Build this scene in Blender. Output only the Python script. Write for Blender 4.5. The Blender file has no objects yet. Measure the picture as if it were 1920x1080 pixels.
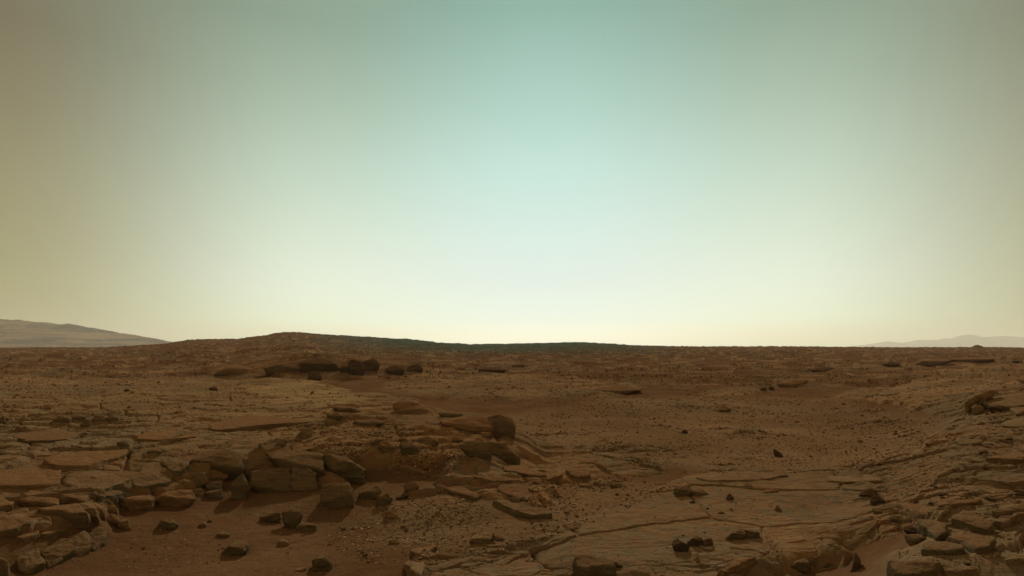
import bpy, bmesh, math, random
import numpy as np
from mathutils import Vector
from math import radians, sin, cos, pi

# ------------------------------------------------------------------ camera, sky, sun, exposure
F, H, U0, V0 = 960.0, 2.0, 960.0, 652.0        # focal length in photo pixels, eye height, horizon row
sc = bpy.context.scene
COL = sc.collection
cam_d = bpy.data.cameras.new('camera'); cam = bpy.data.objects.new('camera', cam_d); COL.objects.link(cam)
cam.location = (0, 0, H); cam.rotation_euler = (radians(90), 0, 0)
cam_d.sensor_width = 36; cam_d.lens = 36 * F / 1920
cam_d.shift_y = (V0 - 540) / 1920
cam_d.clip_start = 0.05; cam_d.clip_end = 60000
sc.camera = cam
sc.view_settings.view_transform = 'Standard'; sc.view_settings.look = 'None'
sc.view_settings.exposure = 0.0; sc.view_settings.gamma = 1.0
sc.cycles.max_bounces = 5; sc.cycles.diffuse_bounces = 3; sc.cycles.volume_bounces = 1
sc.cycles.use_denoising = True

SUN_EL, SUN_AZ = 33.0, 4.0                      # azimuth to the right of the view direction
sd = bpy.data.lights.new('sun', 'SUN'); sun = bpy.data.objects.new('sun', sd); COL.objects.link(sun)
sd.energy = 3.5; sd.angle = radians(3.0); sd.color = (1.0, 0.90, 0.74)
sun.rotation_euler = (radians(-(90 - SUN_EL)), 0, radians(-SUN_AZ))

def lin(c):
    c = np.array(c, float) / 255
    return np.where(c <= .04045, c / 12.92, ((c + .055) / 1.055) ** 2.4)

W = bpy.data.worlds.new('World'); sc.world = W; W.use_nodes = True
wt = W.node_tree; wt.nodes.clear()
def wn(t, **k):
    n = wt.nodes.new(t)
    for a, b in k.items(): setattr(n, a, b)
    return n
def wl(a, b): wt.links.new(a, b)
def wm(op, a, b=None, c=None):
    n = wn('ShaderNodeMath', operation=op)
    for i, v in enumerate((a, b, c)):
        if v is None: continue
        if isinstance(v, (int, float)): n.inputs[i].default_value = v
        else: wl(v, n.inputs[i])
    return n.outputs[0]
tc = wn('ShaderNodeTexCoord'); sep = wn('ShaderNodeSeparateXYZ'); wl(tc.outputs['Generated'], sep.inputs[0])
dx, dy, dz = sep.outputs
az = wm('ABSOLUTE', wm('SUBTRACT', wm('ARCTAN2', dx, dy), 0.065))
el = wm('ARCSINE', wm('MINIMUM', wm('MAXIMUM', dz, -1.0), 1.0))
def ramp(fac, stops, interp='LINEAR'):
    r = wn('ShaderNodeValToRGB'); e = r.color_ramp; e.interpolation = interp
    while len(e.elements) < len(stops): e.elements.new(0.5)
    for el_, (p, c) in zip(e.elements, sorted(stops)):
        el_.position = p; el_.color = (*lin(c), 1) if not isinstance(c, float) else (c, c, c, 1)
    wl(fac, r.inputs[0]); return r.outputs[0]
elf = wm('MULTIPLY', el, 1 / 1.5708)            # 0 horizon .. 1 zenith
def EL(v, u=960): return math.atan((V0 - v) / F * cos(math.atan((u - U0) / F))) / 1.5708
ROWS = (20, 180, 320, 440, 520, 600, 640)
TAB_C = [(94.7, 153.8, 145.5), (136.4, 186.8, 179.2), (172.8, 214.5, 209.1), (198.1, 225.2, 220.8), (208.7, 228.3, 225.6), (220.5, 239.1, 233.4), (250, 252, 238)]
TAB_M = [(124.4, 151.2, 134.1), (155.4, 179.8, 161.6), (183.2, 206.3, 189.1), (207.6, 224.9, 206.2), (223.7, 236.8, 218.7), (234.0, 248.6, 220.8), (234.7, 233.5, 195.5)]
TAB_E = [(112.1, 103.9, 78.4), (127.3, 119.4, 89.3), (142.4, 136.1, 101.3), (151.6, 145.9, 105.4), (158.0, 153.5, 108.2), (160.4, 153.4, 103.8), (162.8, 153.4, 104.9)]
TOPS = [(0.62, (100, 118, 104)), (1.0, (92, 100, 85))]
SKY_C = [(EL(v), c) for v, c in zip(ROWS, TAB_C)] + TOPS
SKY_M = [(EL(v, 480), c) for v, c in zip(ROWS, TAB_M)] + TOPS
SKY_E = [(EL(v, 0), c) for v, c in zip(ROWS, TAB_E)] + TOPS
#ENDTAB
c0 = ramp(elf, SKY_C); c1 = ramp(elf, SKY_M); c2 = ramp(elf, SKY_E)
def mixc(f, a, b):
    m = wn('ShaderNodeMix', data_type='RGBA'); m.inputs['Factor'].default_value = 0
    if isinstance(f, float): m.inputs['Factor'].default_value = f
    else: wl(f, m.inputs['Factor'])
    for k, v in ((6, a), (7, b)):
        if isinstance(v, tuple): m.inputs[k].default_value = v
        else: wl(v, m.inputs[k])
    return m.outputs[2]
def mr(v, a, b, mode='SMOOTHSTEP'):
    n = wn('ShaderNodeMapRange', interpolation_type=mode); wl(v, n.inputs[0])
    n.inputs[1].default_value = a; n.inputs[2].default_value = b; return n.outputs[0]
s1 = mixc(mr(az, 0.02, 0.50), c0, c1)
s2 = mixc(mr(az, 0.42, 0.88), s1, c2)
s3 = mixc(mr(az, 0.9, 2.0), s2, (*(lin((168, 142, 104))), 1))      # the sky behind the viewer is dusty tan
nish = wn('ShaderNodeTexSky', sky_type='NISHITA'); nish.sun_disc = False
nish.sun_elevation = radians(SUN_EL); nish.sun_rotation = radians(SUN_AZ); nish.dust_density = 6.0
b1 = wn('ShaderNodeBackground'); wl(s3, b1.inputs[0]); b1.inputs[1].default_value = 1.0
b2 = wn('ShaderNodeBackground'); wl(nish.outputs[0], b2.inputs[0]); b2.inputs[1].default_value = 0.001
ad = wn('ShaderNodeAddShader'); wl(b1.outputs[0], ad.inputs[0]); wl(b2.outputs[0], ad.inputs[1])
wo = wn('ShaderNodeOutputWorld'); wl(ad.outputs[0], wo.inputs[0])

# ------------------------------------------------------------------ noise
rs = np.random.RandomState(7)
PERM = np.tile(rs.permutation(256), 2).astype(np.int32)
GR = rs.rand(256).astype(np.float32) * 2 * np.pi
G2 = np.stack([np.cos(GR), np.sin(GR)], 1).astype(np.float32)
g3 = rs.randn(256, 3); G3 = (g3 / np.linalg.norm(g3, axis=1)[:, None]).astype(np.float32)
RV = rs.rand(256, 6).astype(np.float32)
def fade(t): return t * t * t * (t * (t * 6 - 15) + 10)
def n2(x, y, seed=0):
    x = x + seed * 17.13; y = y + seed * 9.71
    xi = np.floor(x).astype(np.int64); yi = np.floor(y).astype(np.int64)
    xf = (x - xi).astype(np.float32); yf = (y - yi).astype(np.float32)
    xi &= 255; yi &= 255; x1 = (xi + 1) & 255; y1 = (yi + 1) & 255
    u, v = fade(xf), fade(yf)
    def g(a, b, fx, fy):
        q = G2[PERM[PERM[a] + b]]; return q[..., 0] * fx + q[..., 1] * fy
    a = g(xi, yi, xf, yf); b = g(x1, yi, xf - 1, yf); c = g(xi, y1, xf, yf - 1); d = g(x1, y1, xf - 1, yf - 1)
    r = a + u * (b - a); s = c + u * (d - c)
    return (r + v * (s - r)) * 1.5
def fbm(x, y, o=4, seed=0, gain=.5):
    s = 0; a = 1; t = 0
    for i in range(o):
        s = s + a * n2(x * 2 ** i, y * 2 ** i, seed + i * 3); t += a; a *= gain
    return s / t
def n3(p, seed=0):
    p = p + seed * 13.37
    i = np.floor(p).astype(np.int64); f = (p - i).astype(np.float32); i &= 255; j = (i + 1) & 255
    u = fade(f); out = 0
    for cx in (0, 1):
        X = j[:, 0] if cx else i[:, 0]
        for cy in (0, 1):
            Y = j[:, 1] if cy else i[:, 1]
            for cz in (0, 1):
                Z = j[:, 2] if cz else i[:, 2]
                q = G3[PERM[PERM[PERM[X] + Y] + Z]]
                d = q[:, 0] * (f[:, 0] - cx) + q[:, 1] * (f[:, 1] - cy) + q[:, 2] * (f[:, 2] - cz)
                w = (u[:, 0] if cx else 1 - u[:, 0]) * (u[:, 1] if cy else 1 - u[:, 1]) * (u[:, 2] if cz else 1 - u[:, 2])
                out = out + d * w
    return out * 1.5
def fbm3(p, o=3, seed=0):
    s = 0; a = 1; t = 0
    for i in range(o): s = s + a * n3(p * 2 ** i, seed + i * 5); t += a; a *= .5
    return s / t
def voro(x, y, seed=0, jit=.9):
    """distance to the border between the nearest two cells, the nearest cell's random values and offset"""
    xi = np.floor(x).astype(np.int64); yi = np.floor(y).astype(np.int64)
    F1 = np.full(x.shape, 9., np.float32); F2 = F1.copy(); ID = np.zeros(x.shape, np.int32)
    OX = np.zeros(x.shape, np.float32); OY = OX.copy(); PX = OX.copy(); PY = OX.copy()
    for a in (-1, 0, 1):
        for b in (-1, 0, 1):
            h = PERM[(PERM[(xi + a + seed * 31) & 255] + yi + b + seed * 57) & 255]
            cx = (a + .5 + (RV[h, 0] - .5) * jit) - (x - xi).astype(np.float32)
            cy = (b + .5 + (RV[h, 1] - .5) * jit) - (y - yi).astype(np.float32)
            d = cx * cx + cy * cy
            m = d < F1; m2 = (~m) & (d < F2)
            PX = np.where(m, OX, np.where(m2, cx, PX)); PY = np.where(m, OY, np.where(m2, cy, PY))
            F2 = np.where(m, F1, np.where(m2, d, F2)); F1 = np.where(m, d, F1)
            ID = np.where(m, h, ID); OX = np.where(m, cx, OX); OY = np.where(m, cy, OY)
    L = np.sqrt((PX - OX) ** 2 + (PY - OY) ** 2) + 1e-5
    return (F2 - F1) / (2 * L), ID, OX, OY
def ss(a, b, x):
    t = np.clip((x - a) / (b - a), 0, 1); return t * t * (3 - 2 * t)

# ------------------------------------------------------------------ terrain
def UL(x, y):
    """bearing (as a photo column offset / F) and log distance of a ground point"""
    yy = np.maximum(y, 0.35 * np.abs(x) + 0.3)
    return x / yy, np.log(yy)
def region(px, w, x, y, u=None, l=None):
    """soft mask of a patch of ground whose outline was traced on the level plain"""
    P = [((a - U0) / F, math.log(F * H / (b - V0))) for a, b in px]
    inside = np.zeros(u.shape, bool); dist = np.full(u.shape, 1e9, np.float32)
    n = len(P)
    for i in range(n):
        ax, ay = P[i]; bx, by = P[(i + 1) % n]
        c = (ay > l) != (by > l)
        with np.errstate(divide='ignore', invalid='ignore'):
            xx = (bx - ax) * (l - ay) / ((by - ay) if by != ay else 1e-9) + ax
        inside ^= c & (u < xx)
        ex, ey = bx - ax, by - ay; q = ex * ex + ey * ey + 1e-12
        t = np.clip(((u - ax) * ex + (l - ay) * ey) / q, 0, 1)
        dist = np.minimum(dist, (u - ax - t * ex) ** 2 + (l - ay - t * ey) ** 2)
    s = np.sqrt(dist) * np.where(inside, 1, -1)
    return ss(-w, w, s)
SKYLINE = [(-900, 4), (0, 0.0), (200, 1), (300, 7), (330, 11), (352, 15), (400, 16.5), (445, 17), (465, 19), (500, 24), (520, 28), (545, 29.5), (570, 28.5), (610, 25), (700, 20), (740, 17), (760, 17),
           (830, 9), (862, 8.5), (880, 6.5), (1000, 8.5), (1080, 10.5), (1130, 8.5), (1200, 4.0), (1300, 2.5), (1500, 2.5), (1700, 0.5), (1790, 1), (1870, 1), (1920, 0), (2900, 0)]
SKX = np.array([(a - U0) / F for a, b in SKYLINE]); SKE = np.array([b for a, b in SKYLINE], float)
RC = 230.0                                       # the crest of the far rise
def macro(x, y):
    u, l = UL(x, y); yy = np.exp(l)
    e = np.interp(u, SKX, SKE)
    zc = H + e * RC / F
    t = np.clip((yy - 22) / (RC - 22), 0, 1)
    z = zc * (0.35 * t + 0.65 * t * t * (1.6 - .6 * t)) + np.where(yy > RC, -(yy - RC) * 0.004 * np.exp(-(yy - RC) / 1500), 0)
    z = np.where(yy > RC, np.maximum(z, H - 6 + 0 * z), z)
    # the outcrop on the left, its ridge, the hollow, the rise on the right
    z = z + 0.22 * region([(-700, 1250), (-200, 1110), (30, 1052), (90, 1034), (188, 998), (205, 950), (300, 930), (420, 905), (470, 893), (600, 893), (660, 890), (760, 895), (900, 900), (1010, 860), (975, 822), (900, 800),
                                (800, 775), (640, 750), (300, 735), (-700, 735)], .035, x, y, u, l)
    z = z + 0.12 * region([(-300, 950), (75, 940), (240, 915), (430, 890), (600, 880), (690, 875), (850, 880), (950, 850), (960, 820), (850, 800), (700, 785), (560, 770), (300, 775), (-300, 790)], .07, x, y, u, l)
    z = z - 0.09 * region([(200, 1020), (420, 945), (700, 945), (820, 985), (900, 1060), (760, 1110), (500, 1180), (200, 1250), (-100, 1250), (60, 1075)], .10, x, y, u, l)
    z = z - 0.22 * region([(1000, 870), (1150, 850), (1500, 880), (1650, 880), (1750, 800), (1600, 765), (1300, 755), (1000, 765), (900, 780)], .12, x, y, u, l)
    z = z + 0.40 * region([(1600, 1250), (1680, 1000), (1700, 900), (1760, 800), (1700, 745), (1760, 715), (2600, 700), (3000, 1250)], .16, x, y, u, l)
    z = z + 0.30 * region([(1830, 800), (1840, 770), (1860, 752), (2300, 740), (2300, 860)], .05, x, y, u, l)
    z = z + 0.7 * region([(490, 702), (640, 706), (660, 692), (520, 688), (480, 690)], .09, x, y, u, l)
    z = z + 0.05 * n2(x / 1.9, y / 1.9, 1) * ss(3, 7, yy) + 0.10 * fbm(x / 6, y / 6, 2, 2) * ss(6, 16, yy)
    z = z + 0.5 * fbm(x / 22, y / 30, 3, 4) * ss(18, 45, yy) * (1 - ss(150, 210, yy)) + .18 * fbm(x / 9, y / 9, 2, 5) * ss(60, 100, yy)
    return z.astype(np.float32)

# patches of ground, traced as (column, row) outlines of the photograph and tested on the macro relief
BED = [[(-400, 1000), (-400, 700), (60, 695), (300, 700), (560, 705), (660, 735), (760, 745), (880, 790), (970, 800), (900, 850), (830, 880), (700, 880), (600, 900), (440, 905), (240, 950), (190, 985), (60, 1010), (-50, 1040)],
       [(840, 850), (960, 818), (1060, 845), (1200, 860), (1260, 890), (1180, 905), (1050, 905), (1030, 970), (900, 930), (800, 900)],
       [(1010, 1010), (1150, 960), (1260, 915), (1330, 885), (1600, 885), (1700, 930), (1720, 985), (1660, 1010), (1590, 1030), (1580, 1065), (1400, 1090), (1330, 1200), (700, 1200), (780, 1040), (850, 1050)],
       [(1650, 1200), (1660, 1050), (1740, 1010), (1660, 960), (1640, 915), (1560, 880), (1650, 865), (1730, 850), (1760, 800), (1700, 760), (1560, 745), (1640, 720), (1740, 700), (1860, 690), (2400, 690), (2400, 1200)],
       [(720, 715), (800, 700), (960, 702), (1160, 706), (1215, 730), (1150, 745), (960, 750), (800, 745), (740, 735)],
       [(1300, 738), (1420, 725), (1420, 742), (1320, 748)],
       [(1540, 798), (1680, 788), (1700, 800), (1560, 808)]]
GRAV = [[(960, 830), (900, 790), (980, 770), (1200, 745), (1560, 745), (1760, 790), (1740, 860), (1560, 885), (1330, 885), (1180, 860)],
        [(1000, 905), (1180, 900), (1260, 915), (1130, 975), (1020, 1000), (800, 1040), (700, 1010), (860, 990), (1010, 965)],
        [(600, 820), (700, 805), (760, 850), (720, 870), (600, 850)], [(680, 940), (860, 900), (920, 950), (850, 985), (720, 985)],
        [(1640, 905), (1800, 905), (1850, 925), (1740, 935), (1650, 930)], [(1800, 1030), (1930, 1000), (1930, 1060), (1840, 1060)]]
FLAT = [(1040, 1010), (1160, 960), (1270, 905), (1600, 890), (1640, 990), (1500, 1060), (1200, 1100), (1000, 1090)]
PLATEAU = [(-400, 860), (-400, 745), (300, 735), (560, 735), (640, 770), (640, 800), (560, 830), (300, 860)]
PALE = [(470, 720), (600, 708), (720, 745), (660, 770), (600, 775), (480, 745)]

def terrain(x, y, full=False):
    x = np.asarray(x, float); y = np.asarray(y, float)
    m = macro(x, y); u, l = UL(x, y); yy = np.exp(l)
    lp = np.log(np.maximum(F * H / np.maximum(F * (H - m) / yy, 2.0), .5))      # the same, as the photograph shows the raised ground
    wob = .035 * fbm(x / yy * 9, l * 14, 3, 30)
    R = lambda p, w: region(p, w, x, y, u + wob, lp + wob)
    bed = np.zeros(x.shape, np.float32)
    for p in BED: bed = np.maximum(bed, R(p, .035))
    grav = np.zeros(x.shape, np.float32)
    for p in GRAV: grav = np.maximum(grav, R(p, .05))
    bed = np.maximum(bed, grav * .62 * ss(.10, .28, fbm(x / 3.2, y / 1.8, 3, 81)))
    flat = R(FLAT, .06); plat = R(PLATEAU, .08); pale = R(PALE, .05)
    near = 1 - ss(30, 70, yy)
    # warped coordinates; bedding strikes across the view
    wx = x + .09 * fbm(x / .9, y / .9, 2, 11) + .018 * n2(x * 7, y * 7, 12); wy = y + .09 * fbm(x / .9, y / .9, 2, 14) + .018 * n2(x * 7, y * 7, 15)
    th = radians(12); rx = wx * cos(th) + wy * sin(th); ry = -wx * sin(th) + wy * cos(th)
    far = 1 + ss(9, 22, yy) * 1.0 + flat * .6
    e1, i1, ox, oy = voro(rx / 1.9, ry / 1.15, 1)
    hc = (RV[i1, 2] - .45); tx = (RV[i1, 3] - .5); ty = (RV[i1, 4] - .35)
    amp = (1 - .8 * flat) * (1 - .25 * plat)
    slab = amp * (.060 * hc + .12 * (tx * ox + ty * oy))
    e2, i2, ox2, oy2 = voro(rx / .55 + 5, ry / .36 + 3, 2)
    sub = (RV[i2, 5] > .35) * (1 - .8 * flat)
    slab = slab + sub * amp * (.035 * (RV[i2, 2] - .5) + .060 * ((RV[i2, 3] - .5) * ox2 + (RV[i2, 4] - .35) * oy2))
    crk = (1 - ss(0, .026 - .010 * flat, e1)) * .06 * (1 - .55 * flat) + (1 - ss(0, .045, e2)) * .02 * sub
    e3, i3, ox3, oy3 = voro(rx / .21 + 9, ry / .14 + 1, 5)
    br = (RV[i2, 0] > .45) * (1 - .9 * flat) * (1 - ss(10, 18, yy))          # plates broken up small
    slab = slab + br * (.016 * (RV[i3, 2] - .5) + .05 * ((RV[i3, 3] - .5) * ox3 + (RV[i3, 4] - .4) * oy3)) - br * (1 - ss(0, .07, e3)) * .010
    # long thin cracks and ledges (beds that end in steps)
    calm = R([(1660, 820), (1760, 820), (1770, 930), (1650, 930)], .05); crk = crk * (1 - calm); slab = slab * (1 - .8 * calm)
    t = (fbm(rx / 5.5, ry / 2.2, 3, 21) + .04 * fbm(x * 4, y * 4, 2, 71) * .5 + .045 * fbm(rx * 1.7, ry * 3.1, 3, 24)) * 3.2
    fr = t - np.floor(t); ter = np.floor(t) + ss(.93, 1.0, fr) - .25 * fr
    ledge = ter * .040 * (1 - .92 * flat)
    t2 = (fbm(rx / 2.3, ry / 1.0, 3, 27) + .06 * fbm(rx * 3, ry * 5, 2, 29)) * 3.6
    f2 = t2 - np.floor(t2); ledge = ledge + (np.floor(t2) + ss(.89, 1.0, f2) - .3 * f2) * .014 * (1 - .85 * flat)
    hf = 1 - ss(8, 17, yy)
    t4 = fbm(rx * 1.1, ry * 2.3, 3, 75) * 7.0; f4 = t4 - np.floor(t4); ledge = ledge + (np.floor(t4) + ss(.85, 1, f4) - .6 * f4) * .005 * hf * (1 - .85 * flat)
    rough = (.011 * fbm(x * 4, y * 7, 3, 33) + .005 * (1 - np.abs(n2(x * 4 + ry, y * 12, 35)) * 2)) * (.25 + .75 * hf) * (1 - .3 * flat) * np.where(yy > 20, .3, 1)
    B = slab + ledge + rough - crk + .05
    # sand
    S = .022 * n2(x / .8, y / .8, 40) + .010 * n2(x * 2.6, y * 2.6, 41) + .004 * fbm(x * 9, y * 9, 2, 42)
    S = S + grav * hf * (.010 * fbm(x * 11, y * 11, 3, 43) + .010 * np.abs(n2(x * 23, y * 23, 46)))
    bias = (bed - .5) * .22 - .03 + .05 * fbm(x / 1.4, y / 1.0, 2, 50) + .03 * flat * bed
    d = B + bias - S
    k = .012
    z = S + np.where(d > 0, np.sqrt(d * d + k * k * .3) - 0, k * .55) * 1.0
    # beyond the outcrop: rubble and low ledges
    ft = ss(20, 36, yy) * (1 - ss(180, 225, yy))
    t3 = fbm(x / 26, y / 11, 4, 60) * 6.0; f3 = t3 - np.floor(t3)
    z = z * near + ft * (.22 * (np.floor(t3) + ss(.62, 1, f3) - .45 * f3) + .06 * fbm(x / 2.2, y / 3.5, 3, 62)) + ss(60, 150, yy) * .14 * np.abs(fbm(x / 3.5, y / 6, 3, 66)) + ss(150, 220, yy) * .55 * fbm(x / 2.2, y / 9, 4, 67, .65)
    z = z * (1 - ss(400, 900, yy))
    rock = ss(-.004, .014, d) * near
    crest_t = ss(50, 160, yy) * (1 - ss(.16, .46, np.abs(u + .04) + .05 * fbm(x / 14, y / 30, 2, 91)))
    if full: return m + z, rock, (RV[i1, 5] + .5 * (RV[i2, 1] - .5)).astype(np.float32), grav * (1 - rock), np.maximum(pale, .22 * plat), crest_t, (ft * ss(.7, 1, f3)).astype(np.float32)
    return m + z
# the finished ground, read back from the grid the sheet is made of (columns of equal bearing, rows of equal distance ahead)
GK = np.arange(-1180, 1181, 1.45) / F
GY = None; GZ = None
def gzs(x, y):
    x = np.asarray(x, float); y = np.maximum(np.asarray(y, float), GY[0] * 1.001)
    a = np.clip((x / y - GK[0]) / (GK[1] - GK[0]), 0, len(GK) - 1.001); i = a.astype(int); fa = a - i
    j = np.clip(np.searchsorted(GY, y) - 1, 0, len(GY) - 2); fb = np.clip((y - GY[j]) / (GY[j + 1] - GY[j]), 0, 1)
    return (GZ[j, i] * (1 - fa) + GZ[j, i + 1] * fa) * (1 - fb) + (GZ[j + 1, i] * (1 - fa) + GZ[j + 1, i + 1] * fa) * fb
def gz(x, y): return float(gzs([x], [y])[0])
def hit(u, v, lift=0.0):
    """the ground point seen at a place of the photograph"""
    k = (u - U0) / F; a = min(max((k - GK[0]) / (GK[1] - GK[0]), 0), len(GK) - 1.001); i = int(a); fa = a - i
    g = GZ[:, i] * (1 - fa) + GZ[:, i + 1] * fa + lift; z = H - (v - V0) / F * GY
    q = np.nonzero(g >= z)[0]; j = int(q[0]) if len(q) else len(GY) - 1
    if j == 0: return float(GY[0] * k), float(GY[0]), float(g[0])
    d1 = z[j - 1] - g[j - 1]; d2 = g[j] - z[j]; t = float(np.clip(d1 / max(d1 + d2, 1e-6), 0, 1)); y = float(GY[j - 1] + (GY[j] - GY[j - 1]) * t)
    return k * y, y, float(g[j - 1] + (g[j] - g[j - 1]) * t)

# ------------------------------------------------------------------ material helpers
def new_mat(name):
    m = bpy.data.materials.new(name); m.use_nodes = True; m.node_tree.nodes.clear(); return m
class NT:
    def __init__(s, m): s.t = m.node_tree
    def n(s, t, **k):
        x = s.t.nodes.new(t)
        for a, b in k.items(): setattr(x, a, b)
        return x
    def l(s, a, b): s.t.links.new(a, b)
    def math(s, op, a, b=None):
        n = s.n('ShaderNodeMath', operation=op)
        for i, v in enumerate((a, b)):
            if v is None: continue
            if isinstance(v, (int, float)): n.inputs[i].default_value = v
            else: s.l(v, n.inputs[i])
        return n.outputs[0]
    def noise(s, vec, scale, detail=4, rough=.6, dist=0):
        n = s.n('ShaderNodeTexNoise'); s.l(vec, n.inputs['Vector']); n.inputs['Scale'].default_value = scale
        n.inputs['Detail'].default_value = detail; n.inputs['Roughness'].default_value = rough; n.inputs['Distortion'].default_value = dist
        return n.outputs[0]
    def scale(s, vec, v):
        n = s.n('ShaderNodeMapping'); s.l(vec, n.inputs[0]); n.inputs['Scale'].default_value = v; return n.outputs[0]
    def mix(s, f, a, b, blend='MIX'):
        m = s.n('ShaderNodeMix', data_type='RGBA', blend_type=blend)
        if isinstance(f, (int, float)): m.inputs[0].default_value = f
        else: s.l(f, m.inputs[0])
        for k, v in ((6, a), (7, b)):
            if isinstance(v, tuple): m.inputs[k].default_value = (*v, 1)
            else: s.l(v, m.inputs[k])
        return m.outputs[2]
    def rng(s, v, a, b, c=0., d=1.):
        n = s.n('ShaderNodeMapRange'); s.l(v, n.inputs[0])
        for i, q in enumerate((a, b, c, d)): n.inputs[i + 1].default_value = q
        return n.outputs[0]
    def attr(s, name): return s.n('ShaderNodeAttribute', attribute_name=name).outputs['Fac']
    def out(s, col, rough, bumps):
        """bumps: list of (height, distance, strength)"""
        nrm = None
        for h, dist, st in bumps:
            b = s.n('ShaderNodeBump'); s.l(h, b.inputs['Height']); b.inputs['Distance'].default_value = dist; b.inputs['Strength'].default_value = st
            if nrm is not None: s.l(nrm, b.inputs['Normal'])
            nrm = b.outputs[0]
        p = s.n('ShaderNodeBsdfDiffuse'); s.l(col, p.inputs['Color']); p.inputs['Roughness'].default_value = rough * .5      # dry dust: no gloss at all
        if nrm is not None: s.l(nrm, p.inputs['Normal'])
        o = s.n('ShaderNodeOutputMaterial'); s.l(p.outputs[0], o.inputs[0])

ROCK_A = (0.261, 0.160, 0.077); ROCK_B = (0.169, 0.124, 0.071); ROCK_DK = (0.067, 0.041, 0.020)
SAND = (0.112, 0.056, 0.025); SAND2 = (0.139, 0.076, 0.038); GRAVEL_C = (0.199, 0.117, 0.057); DUST = (0.206, 0.104, 0.048)

def ground_material():
    m = new_mat('bedrock_and_sand'); t = NT(m)
    P = t.n('ShaderNodeNewGeometry').outputs['Position']
    nf = t.noise(P, 55, 5, .65); nm = t.noise(P, 7, 5, .6); nl = t.noise(P, .7, 4, .55)
    lay = t.noise(t.scale(P, (3.0, 9.0, 60.0)), 1.0, 5, .6, .6)
    rock, tone, grav, pale, crest, led = [t.attr(a) for a in ('rock', 'tone', 'gravelly', 'pale', 'crest', 'ledge')]
    rc = t.mix(t.rng(tone, .1, .9), ROCK_A, ROCK_B)
    rc = t.mix(t.rng(lay, .35, .65, 0, .45), rc, ROCK_DK)
    rc = t.mix(t.rng(nm, .42, .62, 0, .75), rc, DUST)
    rc = t.mix(t.math('MULTIPLY', pale, .75), rc, (0.269, 0.184, 0.084))
    sc_ = t.mix(t.rng(nl, .35, .65), SAND, SAND2)
    sc_ = t.mix(t.rng(nf, .55, .72, 0, .6), sc_, ROCK_DK)
    gc = t.mix(t.rng(nf, .45, .65, 0, .8), GRAVEL_C, ROCK_DK)
    gc = t.mix(t.rng(nm, .60, .70, 0, .7), gc, ROCK_A)
    sc_ = t.mix(grav, sc_, gc)
    c = t.mix(rock, sc_, rc)
    c = t.mix(t.math('MULTIPLY', led, .8), c, ROCK_A)
    c = t.mix(t.math('MULTIPLY', t.rng(t.noise(t.scale(P, (.12, .3, 1)), 1, 5, .65), .5, .62), .5), c, ROCK_B)
    c = t.mix(t.math('MULTIPLY', crest, t.rng(t.noise(P, .35, 4, .7), .3, .6, .35, .85)), c, (.030, .078, .060))  # teal colour cast painted into the far crest, not the ground's own colour
    v = t.rng(t.noise(P, .22, 5, .6), .3, .7, .78, 1.22)
    c = t.mix(1.0, c, t.math('MULTIPLY', v, t.rng(nf, .3, .7, .86, 1.14)), 'MULTIPLY')
    far = t.noise(t.scale(P, (1, .5, 1)), 1.6, 5, .7)
    t.out(c, .82, [(nm, .05, .55), (nf, .012, .8), (lay, .02, .45), (t.noise(P, 160, 3, .6), .004, .8), (far, .12, .5)])
    return m
def rock_material(name='weathered_rock', base=ROCK_A, alt=ROCK_B, dust=.7):
    m = new_mat(name); t = NT(m)
    g = t.n('ShaderNodeNewGeometry'); P = g.outputs['Position']; N = t.n('ShaderNodeSeparateXYZ'); t.l(g.outputs['Normal'], N.inputs[0])
    rnd = t.n('ShaderNodeObjectInfo').outputs['Random']
    nf = t.noise(P, 60, 5, .65); nm = t.noise(P, 9, 5, .6)
    lay = t.noise(t.scale(P, (4.0, 4.0, 42.0)), 1.0, 5, .6, .8)
    c = t.mix(t.rng(t.math('ADD', t.math('MULTIPLY', rnd, .6), t.math('MULTIPLY', nm, .6)), .3, .8), base, alt)
    c = t.mix(t.rng(lay, .4, .65, 0, .5), c, ROCK_DK)
    up = t.math('ADD', N.outputs[2], t.math('MULTIPLY', t.math('SUBTRACT', nm, .5), 1.1))
    c = t.mix(t.rng(up, .45, .95, 0, dust), c, DUST)
    c = t.mix(1.0, c, t.rng(nf, .3, .7, .84, 1.16), 'MULTIPLY')
    t.out(c, .85, [(nm, .07, .8), (lay, .04, .9), (nf, .015, 1.), (t.noise(P, 170, 3, .6), .004, .7)])
    return m
def gravel_material(name, a, b, c):
    m = new_mat(name); t = NT(m); P = t.n('ShaderNodeNewGeometry').outputs['Position']; k = t.attr('tone')
    col = t.mix(t.rng(k, .0, .6), a, b); col = t.mix(t.rng(k, .80, .88), col, c)
    t.out(t.mix(1.0, col, t.rng(t.noise(P, 70, 4, .6), .3, .7, .8, 1.2), 'MULTIPLY'), .8, [(t.noise(P, 90, 3, .6), .004, .8)])
    return m
M_GRAVEL = gravel_material('gravel_stones', (.060, .040, .024), (.170, .105, .052), (.330, .240, .140))
M_RUBBLE = gravel_material('rubble_stones', (.050, .034, .022), (.110, .070, .040), (.260, .190, .110))
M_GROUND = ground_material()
M_ROCK = rock_material()
M_GREY = rock_material('grey_bedrock', (0.185, 0.142, 0.078), (0.134, 0.108, 0.060), .55)
M_DARK = rock_material('dark_rock', (0.106, 0.076, 0.042), (0.078, 0.057, 0.036), .35)
M_PALE = rock_material('pale_rock', (0.269, 0.197, 0.105), (0.213, 0.152, 0.083), .45)
M_STONE = rock_material('loose_stone', (0.112, 0.076, 0.042), (0.202, 0.150, 0.084), .35)
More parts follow.
